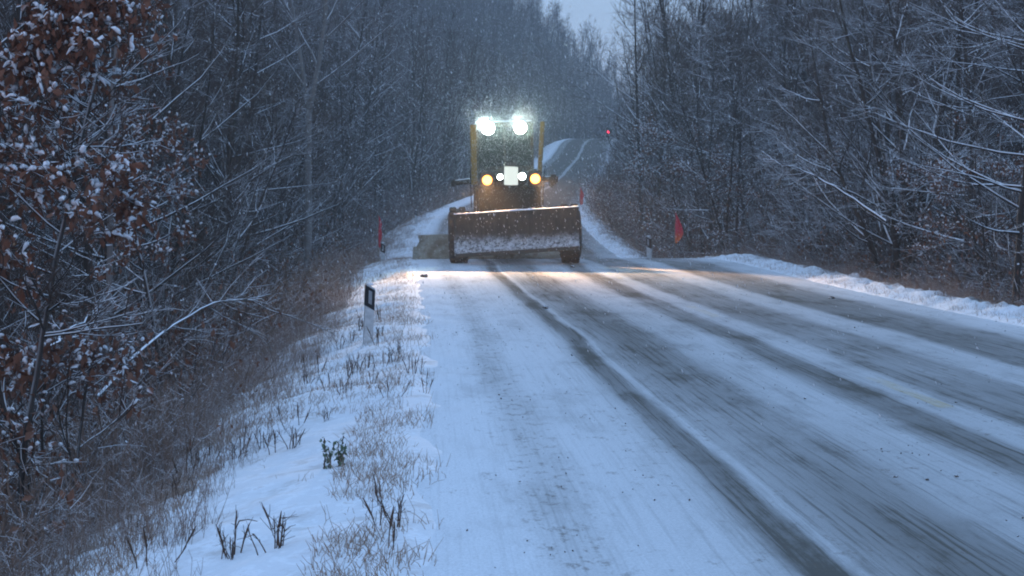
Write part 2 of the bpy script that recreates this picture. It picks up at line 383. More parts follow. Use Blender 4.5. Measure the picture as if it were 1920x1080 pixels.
def make_tree(name, seed, label, cat='tree', group=None, mats=('bark', 'twig'), leaves=0, leaf_size=.09, lump=0.0, leaf_share=1.0, trunk_mat=None, snow_lumps=True, **k):
    rng, T, Cc, tips = tree_arrays(seed, **k)
    root = empty(name)
    link('trunk', T.mesh('trunk', True), [trunk_mat or mats[0]], root)
    V, F, Mi = Cc.mesh_arrays(); parts = [(V, F, Mi)]; ml = list(mats)
    if leaves:
        tp = tips.mean(1); cl_ = np.sin(tp[:, 0] * 3.1 + seed) + np.sin(tp[:, 1] * 2.7 + seed * 2) + np.sin(tp[:, 2] * 4.3 + seed * 3) + rng.normal(0, .45, len(tips))
        sel = tips[cl_ > np.quantile(cl_, 1 - leaf_share)]; seln = sel
        pp = np.concatenate([sel[:, 1], sel[:, -1]], 0)
        v, f = leaf_quads(rng, pp, leaf_size, leaves, leaf_size * .55)
        ml.append('leaf'); parts.append((v, f, len(ml) - 1))
    V, F, Mi = join(*parts)
    cr = link('crown', npmesh('crown', V, F, Mi), ml, root)
    if lump:
        sel = seln if leaves else tips[rng.random(len(tips)) < .5]
        pp = (sel[:, 0] + sel[:, -1]) / 2 + rng.normal(0, .02, (len(sel), 3)); dd = sel[:, -1] - sel[:, 0]; dd[:, 2] *= .5
        v, f = lumps(rng, np.concatenate([pp, sel[:, -1]]), np.concatenate([dd, dd + rng.normal(0, .1, dd.shape)]), lump)
        link('snow_clumps', npmesh('snow_clumps', v, f, smooth_=True), ['snow_lump'], cr)
    tag(root, label, cat, group)
    return root
def place(o, x, d, rz=None, sc=None, dz=0.0):
    u = UofX(x, d); o.location = (x, d, float(ground(u, d)) + dz)
    if rz is not None: o.rotation_euler = (0, 0, rz)
    if sc is not None: o.scale = (sc,) * 3
    return o

# ------------------------------------------------------------------ the forest
rnd = random.Random(5)
VAR = [  # shapes the individual trees are copied from
    dict(seed=1, H=13, n1=36), dict(seed=2, H=12, n1=34, ang=.65, spread=.26, up=.1), dict(seed=3, H=14, n1=38, ang=.95),
    dict(seed=4, H=9, stems=4, r=.07, n1=40, spread=.32, n2=6), dict(seed=5, H=11, stems=3, r=.08, n1=40, ang=.7),
    dict(seed=6, H=12.5, n1=36, ang=1.15, flat=.35, spread=.34, mats=('bark_snow', 'twig_snow')),
    dict(seed=7, H=7, stems=5, r=.045, n1=50, spread=.34, n2=6, mats=('bark_snow', 'twig_snow'), t0=.08),
    dict(seed=8, H=15, n1=36, ang=.7, spread=.22, up=.1)]
def forest_spots():
    out = []
    def fill(side, d0, d1, s, u0, umax):
        d = d0
        while d < d1:
            edge = float(CL(d))
            u = u0
            while u < umax:
                uu_ = u + rnd.uniform(-.45, .45) * s; dd = d + rnd.uniform(-.5, .5) * s
                x = edge + side * uu_
                if -.30 * dd - 3 < x < .30 * dd + 3: out.append((x, dd, side))
                u += s
            d += s
    fill(-1, 9, 125, 2.15, 9.2, 60); fill(1, 22, 90, 2.15, 6.9, 60); fill(1, 90, 125, 2.15, 8.4, 60)
    fill(-1, 125, 210, 3.0, 8.5, 60); fill(1, 125, 210, 3.0, 11.5, 60)
    fill(-1, 210, 330, 3.8, 7.5, 60); fill(-1, 330, 480, 3.1, 7.5, 60); fill(1, 210, 400, 3.6, 12.0, 48)
    return out
spots = [s for s in forest_spots() if s[1] > 20]
spots.sort(key=lambda s: s[1] * (1 + .15 * rnd.random()))
N_IND = 270
GL, GR = 'bare trees of the snowy wood left of the road', 'bare trees of the snowy wood right of the road'
LL, LR = 'bare dark snow-dusted tree crowded into the wood left of the road', 'bare dark snow-dusted tree crowded into the wood right of the road'
protos = []
for i, v in enumerate(VAR):
    v = dict(v); sd = v.pop('seed')
    protos.append(make_tree('forest_tree', sd, LL, 'tree', GL, **v))
used = set()
LOOK = ['tall straight bare tree', 'slim bare tree with steeply rising branches', 'tall straight bare tree', 'bare tree with several thin stems', 'bare tree with several thin stems',
        'bare tree with level snow-lined branches', 'low many-stemmed tree with snow-lined twigs', 'slim bare tree with steeply rising branches']
for (x, d, side) in spots[:N_IND]:
    near_edge = abs(UofX(x, d)) < 10.5
    k = rnd.choices(range(8), [3, 3, 2, 3, 3, 2, 4 if near_edge else 1, 2])[0]
    if k in used: o = copy_tree(protos[k])
    else: o = protos[k]; used.add(k)
    sc = rnd.uniform(.75, 1.15)
    if near_edge: sc *= .8
    place(o, x, d, rnd.uniform(0, 6.28), sc)
    sd_ = 'left' if side < 0 else 'right'; o['label'] = LOOK[k] + ' crowded in the wood %s of the road' % sd_; o['group'] = LOOK[k].replace('tree', 'trees') + ' in the wood %s of the road' % sd_
for i, p_ in enumerate(protos):
    if i not in used: place(p_, *[(-30, 60), (30, 70)][i % 2], 0, 1)
# the rest of the wood as one mass
def instances(templates, items, rng):
    Vs, Fs, Ms, off = [], [], [], 0
    for (x, y, z, rz, sc, sz, k) in items:
        V, F, Mi = templates[k]; c, s = math.cos(rz) * sc, math.sin(rz) * sc
        W_ = np.empty(V.shape, np.float32)
        W_[:, 0] = V[:, 0] * c - V[:, 1] * s + x; W_[:, 1] = V[:, 0] * s + V[:, 1] * c + y; W_[:, 2] = V[:, 2] * sz + z
        Vs.append(W_); Fs.append(F + off); Ms.append(Mi); off += len(V)
    return np.concatenate(Vs), np.concatenate(Fs), np.concatenate(Ms)
def lod_template(seed, **k):
    rng, T, Cc, tips = tree_arrays(seed, lod=1, **k)
    a = T.mesh_arrays(); b_ = Cc.mesh_arrays()
    return join(a, b_)
mid_t = [lod_template(20 + i, H=h, n1=26, n2=5, n3=3, tw=.007, stems=st, spread=.28, ang=an) for i, (h, st, an) in enumerate([(13, 1, .8), (12, 1, .65), (10, 3, .7), (14, 1, .9)])]
far_t = [lod_template(30 + i, H=h, n1=20, n2=5, n3=2, tw=.014, stems=st, spread=.24, ang=an, r=.13) for i, (h, st, an) in enumerate([(14, 1, .7), (13, 1, .6), (12, 2, .7), (15, 1, .6)])]
rg = np.random.default_rng(3)
mid_i, far_i = [], []
for (x, d, side) in spots[N_IND:]:
    it = (x, d, float(ground(UofX(x, d), d)), rnd.uniform(0, 6.28), *(lambda s: (s, s * rnd.uniform(.9, 1.15)))(rnd.uniform(.8, 1.2)), rnd.randrange(4))
    (mid_i if d < 150 else far_i).append(it)
print('spots', len(spots), 'mid', len(mid_i), 'far', len(far_i))
V1 = instances(mid_t, mid_i, rg); V2 = instances(far_t, far_i, rg)
V, F, Mi = join(V1, V2)
wl = link('woodland', npmesh('woodland', V, F, Mi), ['bark', 'twig']); tag(wl, 'far depths of the bare snowy wood along both sides of the road', 'woodland', kind='stuff')
del V, F, Mi, V1, V2

# brushwood: waist to head high tangles between and before the trees
def shrub_template(seed, nst, h, lean=.5, twn=5, tw=.004, k=3):
    rng = np.random.default_rng(seed); s_ = Segs()
    p = rng.normal(0, .35, (nst, 3)); p[:, 2] = -.1
    d = rng.normal(0, lean, (nst, 3)); d[:, 2] = 1
    pts, rad = grow(rng, p, d, h * rng.uniform(.4, 1.0, nst), np.full(nst, tw * 1.7), np.full(nst, tw * .7), 3, .12, .02)
    s_.add(pts, rad, 3)
    if twn:
        c, cdir, t, rr = spawn(rng, pts, rad, twn, .25, 1, .7, .3)
        L = h * rng.uniform(.1, .28, len(t)); p2, r2 = grow(rng, c, cdir, L, np.full(len(t), tw), np.full(len(t), tw * .6), 2, .15, .03)
        s_.add(p2, r2, 3)
    return s_.mesh_arrays()
br_t = [shrub_template(50 + i, 12, 3.4, .35, 7) for i in range(4)] + [shrub_template(60 + i, 14, 2.0, .45, 6) for i in range(4)]
for k_ in (0, 2, 4, 5, 7):      # some of it still holds its dead leaves
    V_, F_, M_ = br_t[k_]; rl = np.random.default_rng(k_ + 200); pk = V_[rl.choice(len(V_), 60)]; pk = pk[pk[:, 2] > .5]
    lv, lf = leaf_quads(rl, pk, .085, 3, .05); br_t[k_] = join((V_, F_, M_), (lv, lf, 1))
items = []
def scatter(n_, d0, d1, ulo, uhi, side, ks, smin, smax, power=1.0):
    for _ in range(n_):
        d = d0 + (d1 - d0) * rnd.random() ** power; u = side * rnd.uniform(ulo, uhi); x = float(CL(d)) + u
        if not (-.31 * d - 2 < x < .31 * d + 2): continue
        s = rnd.uniform(smin, smax); items.append((x, d, float(ground(u, d)), rnd.uniform(0, 6.28), s, s * rnd.uniform(.8, 1.2), rnd.choice(ks)))
scatter(420, 18, 70, 8.2, 14, -1, range(4), .6, 1.1); scatter(420, 10, 60, 7.4, 10, -1, range(4, 8), .6, 1.0)
scatter(480, 22, 90, 6.1, 12, 1, range(4), .6, 1.15); scatter(480, 18, 80, 5.9, 8.5, 1, range(4, 8), .6, 1.0)
scatter(300, 60, 150, 7.0, 14, -1, range(8), .8, 1.4); scatter(300, 80, 170, 5.8, 12, 1, range(8), .8, 1.4); scatter(420, 105, 330, 5.0, 9.5, 1, range(8), .8, 1.3); scatter(260, 110, 330, 6.4, 10, -1, range(8), .9, 1.4)
V, F, Mi = instances(br_t, items, rg)
o = link('brushwood', npmesh('brushwood', V, F, Mi), ['twig_snow', 'leaf']); tag(o, 'tangled bare brushwood dusted with snow at the foot of the wood', 'brushwood', kind='stuff')
# dry brown weeds on the slopes
wd_t = [shrub_template(70 + i, 16, 1.0, .30, 3, .0035) for i in range(6)]
items = []
scatter(1500, 6, 34, 7.0, 10.2, -1, range(6), .6, 1.15, 1.3); scatter(500, 6, 34, 6.4, 7.2, -1, range(6), .3, .7); scatter(900, 30, 90, 6.1, 9.0, -1, range(6), .6, 1.2)
scatter(900, 18, 75, 5.4, 7.4, 1, range(6), .5, 1.1); scatter(420, 6, 50, 5.6, 6.6, -1, range(6), .18, .4); scatter(420, 20, 60, 4.5, 5.6, 1, range(6), .12, .38); scatter(160, 60, 130, 4.3, 5.6, 1, range(6), .2, .5); scatter(200, 60, 130, 5.0, 6.6, -1, range(6), .2, .5)
V, F, Mi = instances(wd_t, items, rg)
o = link('dry_weeds', npmesh('dry_weeds', V, F, Mi), ['weed']); tag(o, 'dense brown dry weeds covering the slopes beside the road', 'weeds', kind='stuff')

# thin dead grass poking through the snow on the verges
def grass_field(spots_, seed):
    rng = np.random.default_rng(seed); n_ = len(spots_); p = spots_
    az = rng.uniform(0, 6.28, n_); ln = rng.uniform(.05, .7, n_); h = rng.uniform(.02, .115, n_) * (1 + .8 * (rng.random(n_) < .08))
    d = np.stack([np.cos(az) * ln, np.sin(az) * ln, np.ones(n_)], 1)
    pts, rad = grow(rng, p, d, h, np.full(n_, .0024), np.full(n_, .0009), 2, .30, -.08)
    s_ = Segs(); s_.add(pts, rad, 3); return s_.mesh_arrays()
rg = np.random.default_rng(11); cand = 150000
dd = 6 + 104 * rg.random(cand) ** 2.0; uu_ = np.where(rg.random(cand) < .80, -4.15 - 2.4 * rg.random(cand) ** .8, 3.9 + 1.5 * rg.random(cand))
dens = wob(uu_, dd, 1.9, 3) * .35 + wob(uu_, dd, 4.7, 9) * .35 + wob(uu_, dd * .6, .7, 4) * .3 + wob(uu_, dd, 13, 6) * .45
dens = dens + np.where(uu_ < 0, sst(-uu_, 5.3, 6.4) * .3 + .25 * np.exp(-((uu_ + 4.6) / .35) ** 2), .25) + np.where((uu_ < -4.9) & (uu_ > -5.9) & (dd < 16), -.75, 0)
keep = (dens > .20 + .8 * (rg.random(cand) - .5)) & (uu_ + 0.12 * wob(uu_, dd, 2.3, 2) < 99)
keep &= ~((uu_ < 0) & (uu_ > -4.42 + .20 * wob(uu_ * 0, dd, 2.0, 5) + .14 * wob(uu_ * 0, dd, 5.3, 3) + rg.normal(0, .09, cand)))
dd, uu_ = dd[keep], uu_[keep]
pg = np.stack([CL(dd) + uu_, dd, ground(uu_, dd) - .01], 1)
V, F, Mi = grass_field(pg, 5); print('blades', len(pg))
o = link('dead_grass', npmesh('dead_grass', V, F), ['grass']); tag(o, 'thin tufts of dead tan grass poking through the snow on the verges', 'grass', kind='stuff')

# ------------------------------------------------------------------ trees one can tell apart
def px(p, d): return (p - 960) / 3500 * d
t = make_tree('oak_tree', 101, 'young oak with big russet leaves loaded with snow, reaching in at the upper left', 'tree', mats=('bark_snow', 'twig_snow'), H=4.7, stems=1, r=.03, n1=40, n2=5, n3=3, spread=.20, ang=1.25, flat=.2, t0=.42, leaves=7, leaf_size=.095, lump=.06, leaf_share=.5, L3=(.12, .3))
place(t, px(35, 14), 14, 1.1, .93)
t = make_tree('oak_tree', 102, 'slim oak sapling with small snow-capped brown leaves behind the big-leaved oak', 'tree', mats=('bark_snow', 'twig_snow'), H=6.0, stems=1, r=.03, n1=34, n2=6, n3=3, spread=.24, ang=1.1, flat=.2, t0=.3, leaves=5, leaf_size=.085, lump=.045, leaf_share=.655, L3=(.15, .4))
place(t, px(300, 23), 23, .4, .95)
t = make_tree('oak_sapling', 103, 'low oak sapling with rusty leaves among the weeds at the far left', 'sapling', mats=('bark', 'twig_snow'), H=1.7, stems=4, r=.02, n1=20, n2=4, n3=2, spread=.3, ang=.9, t0=.3, leaves=4, leaf_size=.10, lump=.04, leaf_share=.6, L3=(.1, .25))
place(t, px(110, 14.5), 14.5, 2.0, 1.0)
# right hand oaks
oak = make_tree('oak_tree', 104, 'x', 'tree', mats=('bark_snow', 'twig_snow'), H=6, stems=4, r=.045, n1=44, n2=6, n3=3, spread=.30, ang=1.0, flat=.15, t0=.12, leaves=4, leaf_size=.10, lump=.05, leaf_share=.4, L3=(.2, .5))
oak_spots = [(1195, 110, 'oak with brown snowy leaves at the corner where the right wood meets the verge', .75), (1215, 95, 'brown-leaved oak above the black and white post on the right', .9),
             (1290, 80, 'brown-leaved oak behind the orange-red flag on the right', .8), (1370, 68, 'taller brown-leaved oak a little right of the orange-red flag', 1.15),
             (1450, 60, 'snowy brown-leaved oak left of the many-stemmed dark tree', .85), (1560, 51, 'small brown-leaved oak just left of the foot of the many-stemmed tree', .75),
             (1790, 39, 'brown-leaved oak right of the many-stemmed dark tree', .85), (1880, 35, 'brown-leaved oak nearest the right edge of the picture', .8), (1250, 88, 'thin brown-leaved oak between the marker post and the orange-red flag', 1.1), (1330, 74, 'brown-leaved oak right behind the orange-red flag, taller than its neighbour', 1.2), (1640, 47, 'brown-leaved oak in front of the foot of the many-stemmed tree', .7)]
for i, (p_, d, lab, sc) in enumerate(oak_spots):
    o = oak if i == 0 else copy_tree(oak)
    place(o, px(p_, d), d, i * 1.3, sc); o['label'] = lab; o['group'] = 'brown-leaved oaks at the edge of the right wood'
# pale slender trunk on the left, forked pale tree, big many-stemmed tree on the right
t = make_tree('birch_tree', 110, 'slender pale-barked tree rising from the weeds at the left behind the oak', 'tree', mats=('bark', 'twig_snow'), trunk_mat='pale_bark', H=8, r=.05, n1=22, n2=4, n3=3, ang=.8, lean=.03, wobble=.03, t0=.35)
place(t, px(185, 23), 23, 0, 1)
t = make_tree('pale_tree', 112, 'tall pale tree with a forked trunk in the wood left of the snow-clearing machine', 'tree', mats=('pale_bark', 'twig_snow'), trunk_mat='pale_bark', H=12, r=.11, n1=30, n2=5, n3=4, ang=.7, fork=True, t0=.1)
place(t, px(576, 52), 52, 0, 1)
t = make_tree('many_stemmed_tree', 113, 'big dark many-stemmed tree fanning out in the middle of the right wood', 'tree', mats=('bark_snow', 'twig_snow'), trunk_mat='bark', H=8.5, stems=7, r=.115, n1=70, n2=6, n3=4, spread=.36, ang=.8, t0=.12, flat=.1)
place(t, px(1700, 40), 40, .3, 1)
t = make_tree('spreading_tree', 114, 'tree with long level snow-laden branches at the upper right corner', 'tree', mats=('bark_snow', 'twig_snow'), H=8, stems=1, r=.06, n1=40, n2=6, n3=4, spread=.42, ang=1.2, flat=.4, t0=.15)
place(t, px(1905, 30), 30, 2.2, 1)
# leaning snowy poles
def leaning(name, label, a, b_, r, seed):
    rng = np.random.default_rng(seed); a = np.array(a); b_ = np.array(b_); L = np.linalg.norm(b_ - a)
    n_ = 12; t_ = np.linspace(0, 1, n_ + 1)[:, None]; pts = a + (b_ - a) * t_; pts[:, 2] += .12 * L * np.sin(t_[:, 0] * math.pi) * .5; pts[1:-1] += rng.normal(0, .02, (n_ - 1, 3))
    pts = pts - a; rad = r * (1 - t_[:, 0] * .75)
    s_ = Segs(); s_.add(pts[None], rad[None], 6)
    root = empty(name, tuple(a)); link('stem', s_.mesh('stem', True), ['bark_snow'], root)
    c, cdir, t2, rr = spawn(rng, pts[None], rad[None], 16, .3, 1, .6, .2); s2 = Segs()
    p2, r2 = grow(rng, c, cdir, rng.uniform(.3, 1.0, 16) * L * .25, np.full(16, r * .3), np.full(16, .004), 4, .1, .02); s2.add(p2, r2, 4)
    c, cdir, t2, rr = spawn(rng, p2, r2, 5, .3, 1, .6, .2)
    p3, r3 = grow(rng, c, cdir, rng.uniform(.1, .4, 80), np.full(80, .004), np.full(80, .003), 2, .1, .02); s2.add(p3, r3, 3)
    link('side_twigs', s2.mesh('side_twigs'), ['twig_snow'], root); tag(root, label, 'sapling'); return root
def W3(p_, y_, d): return (px(p_, d), d, CAM_H - (y_ - 400) / 3500 * d)
leaning('leaning_sapling', 'thin snow-lined sapling leaning to the right out of the left-hand brush', W3(180, 745, 19), W3(490, 560, 24), .022, 1)
leaning('leaning_sapling', 'long snow-lined dead pole leaning to the left across the right wood', W3(1660, 415, 33), W3(1432, 298, 34), .030, 2)
leaning('leaning_sapling', 'short snow-lined sapling leaning over the weeds at the far left', W3(40, 700, 17), W3(200, 590, 19), .018, 3)

# ------------------------------------------------------------------ hand-built things: a small modelling kit
class PM:
    def __init__(s): s.bm = bmesh.new()
    def _mi(s, before, mi):
        for f in s.bm.faces:
            if f not in before: f.material_index = mi
    def box(s, c, size, bev=0.0, rot=None, mi=0, taper=None):
        old = set(s.bm.faces); r = bmesh.ops.create_cube(s.bm, size=1.0); vs = r['verts']
        for v in vs:
            if taper and v.co.z > 0: v.co.x *= taper[0]; v.co.y *= taper[1]
            v.co = Vector((v.co.x * size[0], v.co.y * size[1], v.co.z * size[2]))
        if bev:
            es = list({e for v in vs for e in v.link_edges}); q_ = bmesh.ops.bevel(s.bm, geom=es, offset=bev, segments=2, affect='EDGES')
            vs = list({v for f in s.bm.faces if f not in old for v in f.verts})
        mt = (rot.to_4x4() if rot else Matrix()); mt.translation = Vector(c); bmesh.ops.transform(s.bm, matrix=mt, verts=vs); s._mi(old, mi); return s
    def rod(s, a, b_, r, r2=None, n=10, mi=0):
        old = set(s.bm.faces); a, b_ = Vector(a), Vector(b_); d = b_ - a
        q_ = bmesh.ops.create_cone(s.bm, cap_ends=True, segments=n, radius1=r, radius2=r if r2 is None else r2, depth=d.length)
        mt = d.to_track_quat('Z', 'Y').to_matrix().to_4x4(); mt.translation = (a + b_) / 2; bmesh.ops.transform(s.bm, matrix=mt, verts=q_['verts']); s._mi(old, mi); return s
    def lathe(s, prof, c, axis='X', n=36, mi=0):
        """prof: (offset along axis, radius) closed loop"""
        rings = []
        for k in range(n):
            a = 2 * math.pi * k / n; ring = []
            for (o, r) in prof:
                p = {'X': (o, r * math.cos(a), r * math.sin(a)), 'Y': (r * math.cos(a), o, r * math.sin(a)), 'Z': (r * math.cos(a), r * math.sin(a), o)}[axis]
                ring.append(s.bm.verts.new(Vector(c) + Vector(p)))
            rings.append(ring)
        m_ = len(prof)
        for k in range(n):
            A, B = rings[k], rings[(k + 1) % n]
            for j in range(m_):
                f = s.bm.faces.new((A[j], A[(j + 1) % m_], B[(j + 1) % m_], B[j])); f.material_index = mi; f.smooth = True
        return s
    def sheet(s, pts, th=None, mi=0):
        """pts: grid [rows][cols] of points; th: thickness vector"""
        g_ = [[s.bm.verts.new(p) for p in row] for row in pts]
        for i in range(len(g_) - 1):
            for j in range(len(g_[0]) - 1):
                f = s.bm.faces.new((g_[i][j], g_[i][j + 1], g_[i + 1][j + 1], g_[i + 1][j])); f.material_index = mi; f.smooth = True
        if th is not None:
            h = [[s.bm.verts.new(Vector(p) + Vector(th)) for p in row] for row in pts]
            for i in range(len(h) - 1):
                for j in range(len(h[0]) - 1):
                    f = s.bm.faces.new((h[i][j], h[i + 1][j], h[i + 1][j + 1], h[i][j + 1])); f.material_index = mi; f.smooth = True
            n_, m_ = len(h), len(h[0])
            for i in range(n_ - 1):
                for j, fl in ((0, 0), (m_ - 1, 1)):
                    s.bm.faces.new((g_[i][j], g_[i + 1][j], h[i + 1][j], h[i][j])).material_index = mi
            for j in range(m_ - 1):
                for i in (0, n_ - 1): s.bm.faces.new((g_[i][j], g_[i][j + 1], h[i][j + 1], h[i][j])).material_index = mi
        return s
    def poly(s, pts, th, mi=0):
        a = [s.bm.verts.new(p) for p in pts]; b_ = [s.bm.verts.new(Vector(p) + Vector(th)) for p in pts]; n_ = len(a)
        fs = [s.bm.faces.new(a), s.bm.faces.new(b_[::-1])] + [s.bm.faces.new((a[i], a[(i + 1) % n_], b_[(i + 1) % n_], b_[i])) for i in range(n_)]
        for f in fs: f.material_index = mi
        return s
    def out(s, name, mats, parent=None):
        bmesh.ops.recalc_face_normals(s.bm, faces=s.bm.faces); me = bpy.data.meshes.new(name); s.bm.to_mesh(me); s.bm.free()
        return link(name, me, mats, parent)

M['yellow'] = snowy('dirty_yellow_paint', c4(.42, .23, .035), c4(.20, .12, .035), .6, .9, .6, 5, .55, 3)
M['yellow_dirty'] = plain('muddy_yellow_panel', c4(.095, .070, .034), c4(.040, .036, .030), .6, 0, 4, .2)
M['dark_steel'] = snowy('grimy_steel', c4(.045, .043, .038), c4(.08, .07, .055), .7, .95, .5, 6, .65, 4)
M['rubber'] = plain('tyre_rubber', c4(.022, .022, .023), c4(.05, .048, .045), .85, 0, 8, .2)
M['glass'] = plain('cab_glass', c4(.018, .030, .024), c4(.012, .020, .017), .22, 0, 2)
M['hub'] = plain('wheel_hub', c4(.30, .17, .03), c4(.1, .07, .03), .6)
M['plate_grey'] = plain('muddy_mouldboard', c4(.38, .39, .33), c4(.19, .165, .12), .6, .0, 3.5, .3)
M['lens_white'] = glow('white_lamp_lens', c4(.86, 1, .93), 60.0)
M['lens_small'] = glow('small_lamp_lens', c4(.90, 1, .96), 30.0)
M['lens_orange'] = glow('amber_lamp_lens', c4(1, .42, .08), 8.0)
M['amber_halo'] = glow('amber_halo_glow', c4(1, .36, .06), 1.3)  # orange edge of the headlamp halo, put in as a glowing material
M['lens_red'] = glow('red_lamp_lens', c4(1, .02, .06), 10.0)
M['panel_glow'] = glow('white_panel_glow', c4(.86, .95, .90), .95)  # the panel's bright look is put in as emission
# blade: dark scoured steel with snow packed on its lower half
m, n, b, out = mat('plough_face')
t_ = n.nodes.new('ShaderNodeTexCoord'); o_ = t_.outputs['Object']; s_ = n.nodes.new('ShaderNodeSeparateXYZ'); n.links.new(o_, s_.inputs[0])
mp = n.nodes.new('ShaderNodeMapping'); mp.inputs['Scale'].default_value = (9, 3, 2.0); n.links.new(o_, mp.inputs[0])
st = noise(n, mp.outputs[0], 1.5, 5, .7)
base = mix(n, smooth(n, st, .35, .7), c4(.030, .031, .031), c4(.066, .062, .055))
zz = mathn(n, 'ADD', s_.outputs[2], mathn(n, 'MULTIPLY', mathn(n, 'SUBTRACT', noise(n, o_, 4.5, 6, .75), .5), .42))
lowsn = mathn(n, 'MULTIPLY', smooth(n, zz, .50, .82, 1, 0), smooth(n, noise(n, o_, 14, 5, .8), .36, .60))
rim = smooth(n, s_.outputs[2], 1.46, 1.47)
f_ = mathn(n, 'MAXIMUM', mathn(n, 'MULTIPLY', lowsn, .75), mathn(n, 'MULTIPLY', rim, .8))
n.links.new(mix(n, f_, base, SNOW), b.inputs['Base Color']); b.inputs['Roughness'].default_value = .7
bp = node(n, 'ShaderNodeBump', i_Strength=.5, i_Distance=.03); n.links.new(noise(n, o_, 10, 5, .7), bp.inputs['Height']); n.links.new(bp.outputs[0], b.inputs['Normal'])
M['plough'] = m
for k, c in (('white_post', c4(.52, .54, .55)), ('black_band', c4(.012, .013, .016)), ('reflector', c4(.30, .32, .34)), ('pole', c4(.25, .2, .16)), ('clod', c4(.07, .06, .05))):
    M[k] = plain(k, c, None, .6, 0, 9)
M['clod'] = snowy('clod', c4(.10, .08, .06), c4(.05, .04, .035), .45, .8, .45, 30)
def flag_mat(name, top, bot):
    m, n, b, out = mat(name); t_ = n.nodes.new('ShaderNodeTexCoord'); s_ = n.nodes.new('ShaderNodeSeparateXYZ'); n.links.new(t_.outputs['Object'], s_.inputs[0])
    z_ = mathn(n, 'ADD', s_.outputs[2], mathn(n, 'MULTIPLY', noise(n, t_.outputs['Object'], 12, 3), .3))
    n.links.new(mix(n, smooth(n, z_, .75, 1.25), bot, top), b.inputs['Base Color']); return m
M['flag_red'] = flag_mat('red_cloth', c4(.62, .035, .07), c4(.50, .03, .06))
M['flag_orange'] = flag_mat('red_and_orange_cloth', c4(.62, .035, .08), c4(.70, .17, .04))

# ------------------------------------------------------------------ the snow-clearing machine, seen head on
MX, MD = .0, 47.0
mach = empty('grader', (MX + .06, MD, float(ground(UofX(MX, MD), MD)) - .03), (0, R(-1.6), R(3.0)))
tag(mach, 'yellow snow-clearing grader with bright lamps and a wide front blade, coming over the crest', 'grader')
# front blade
prof = [(-.10, .33), (-.02, .45), (.05, .62), (.07, .82), (.03, 1.05), (-.08, 1.33)]
rows = []
for (y_, z_) in prof: rows.append([(x_, -1.45 + y_, z_ + .026 * (x_ / 1.5) * 2) for x_ in np.linspace(-1.53, 1.53, 25)])
pm = PM(); pm.sheet(rows, (0, .05, 0)); blade = pm.out('front_blade', ['plough'], mach)
pm = PM(); pm.box((0, -1.56, .335), (3.02, .06, .09), .01, Matrix.Rotation(R(-2.0), 3, 'Y')); pm.out('cutting_edge', ['dark_steel'], blade)
for sx in (-1, 1):
    pm = PM(); pm.box((sx * 1.0, -1.28, .8), (.12, .16, .9), .01); pm.out('blade_rib', ['dark_steel'], blade)
rng_ = np.random.default_rng(9); pm = PM()   # snow lying along the blade's top edge
xs = np.linspace(-1.52, 1.52, 60)
pm.sheet([[(x_, -1.57 + yy, 1.335 + .026 * (x_ / 1.5) * 2 + (hh * (.7 + .6 * abs(math.sin(x_ * 9 + 1.3 * math.sin(x_ * 21)))))) for x_ in xs] for yy, hh in ((0, 0), (.01, .022), (.04, .026), (.07, 0))])
pm.out('snow_rim', ['snow_lump'], blade)
for sx in (-1, 1):
    pm = PM(); pm.rod((sx * .62, -1.3, .62), (sx * .5, .6, .95), .07); pm.rod((sx * .45, -1.32, 1.1), (sx * .42, .2, 1.35), .045); pm.out('push_arm', ['dark_steel'], mach)
# wheels
def tyre(x_, y_, r, w):
    pm = PM(); h = w / 2
    pm.lathe([(-h, r * .62), (-h * 1.06, r * .78), (-h * .90, r * .90), (-h * .55, r * .965), (0, r * .985), (h * .55, r * .965), (h * .90, r * .90), (h * 1.06, r * .78), (h, r * .62), (0, r * .60)], (x_, y_, r), 'X', 44)
    for k in range(26):
        a = 2 * math.pi * k / 26
        for sg in (-1, 1):
            rot = Matrix.Rotation(a + sg * .06, 3, 'X') @ Matrix.Rotation(sg * .5, 3, 'Z')
            c = Vector((x_ + sg * h * .52, y_, r)) + Matrix.Rotation(a + sg * .06, 3, 'X') @ Vector((0, 0, r * 1.0))
            pm.box(c, (h * .80, .075, .06), .02, rot)
    t_ = pm.out('tyre', ['rubber'], None)
    pm = PM(); pm.lathe([(-h * .5, .05), (-h * .5, r * .3), (-h * .8, r * .58), (-h * .7, r * .63), (h * .7, r * .63), (h * .8, r * .58), (h * .5, r * .3), (h * .5, .05)], (x_, y_, r), 'X', 30)
    h_ = pm.out('rim', ['hub'], None); return t_, h_
for nm, x_, y_, r, w in (('front_wheel', -1.39, 0, .72, .46), ('front_wheel', 1.42, 0, .72, .48), ('rear_wheel', -1.12, 5.3, .67, .42), ('rear_wheel', 1.12, 5.3, .67, .42), ('rear_wheel', -1.12, 6.9, .67, .42), ('rear_wheel', 1.12, 6.9, .67, .42)):
    e = empty(nm); e.parent = mach
    for p_ in tyre(x_, y_, r, w): p_.parent = e
pm = PM(); pm.rod((-1.2, 0, .66), (1.2, 0, .66), .12); pm.box((0, 0, .72), (.9, .35, .3), .03); pm.rod((-1.0, -.28, .66), (1.0, -.28, .66), .035)
pm.rod((-1.0, 5.3, .66), (1.0, 5.3, .66), .13); pm.rod((-1.0, 6.9, .66), (1.0, 6.9, .66), .13); pm.out('axles', ['dark_steel'], mach)
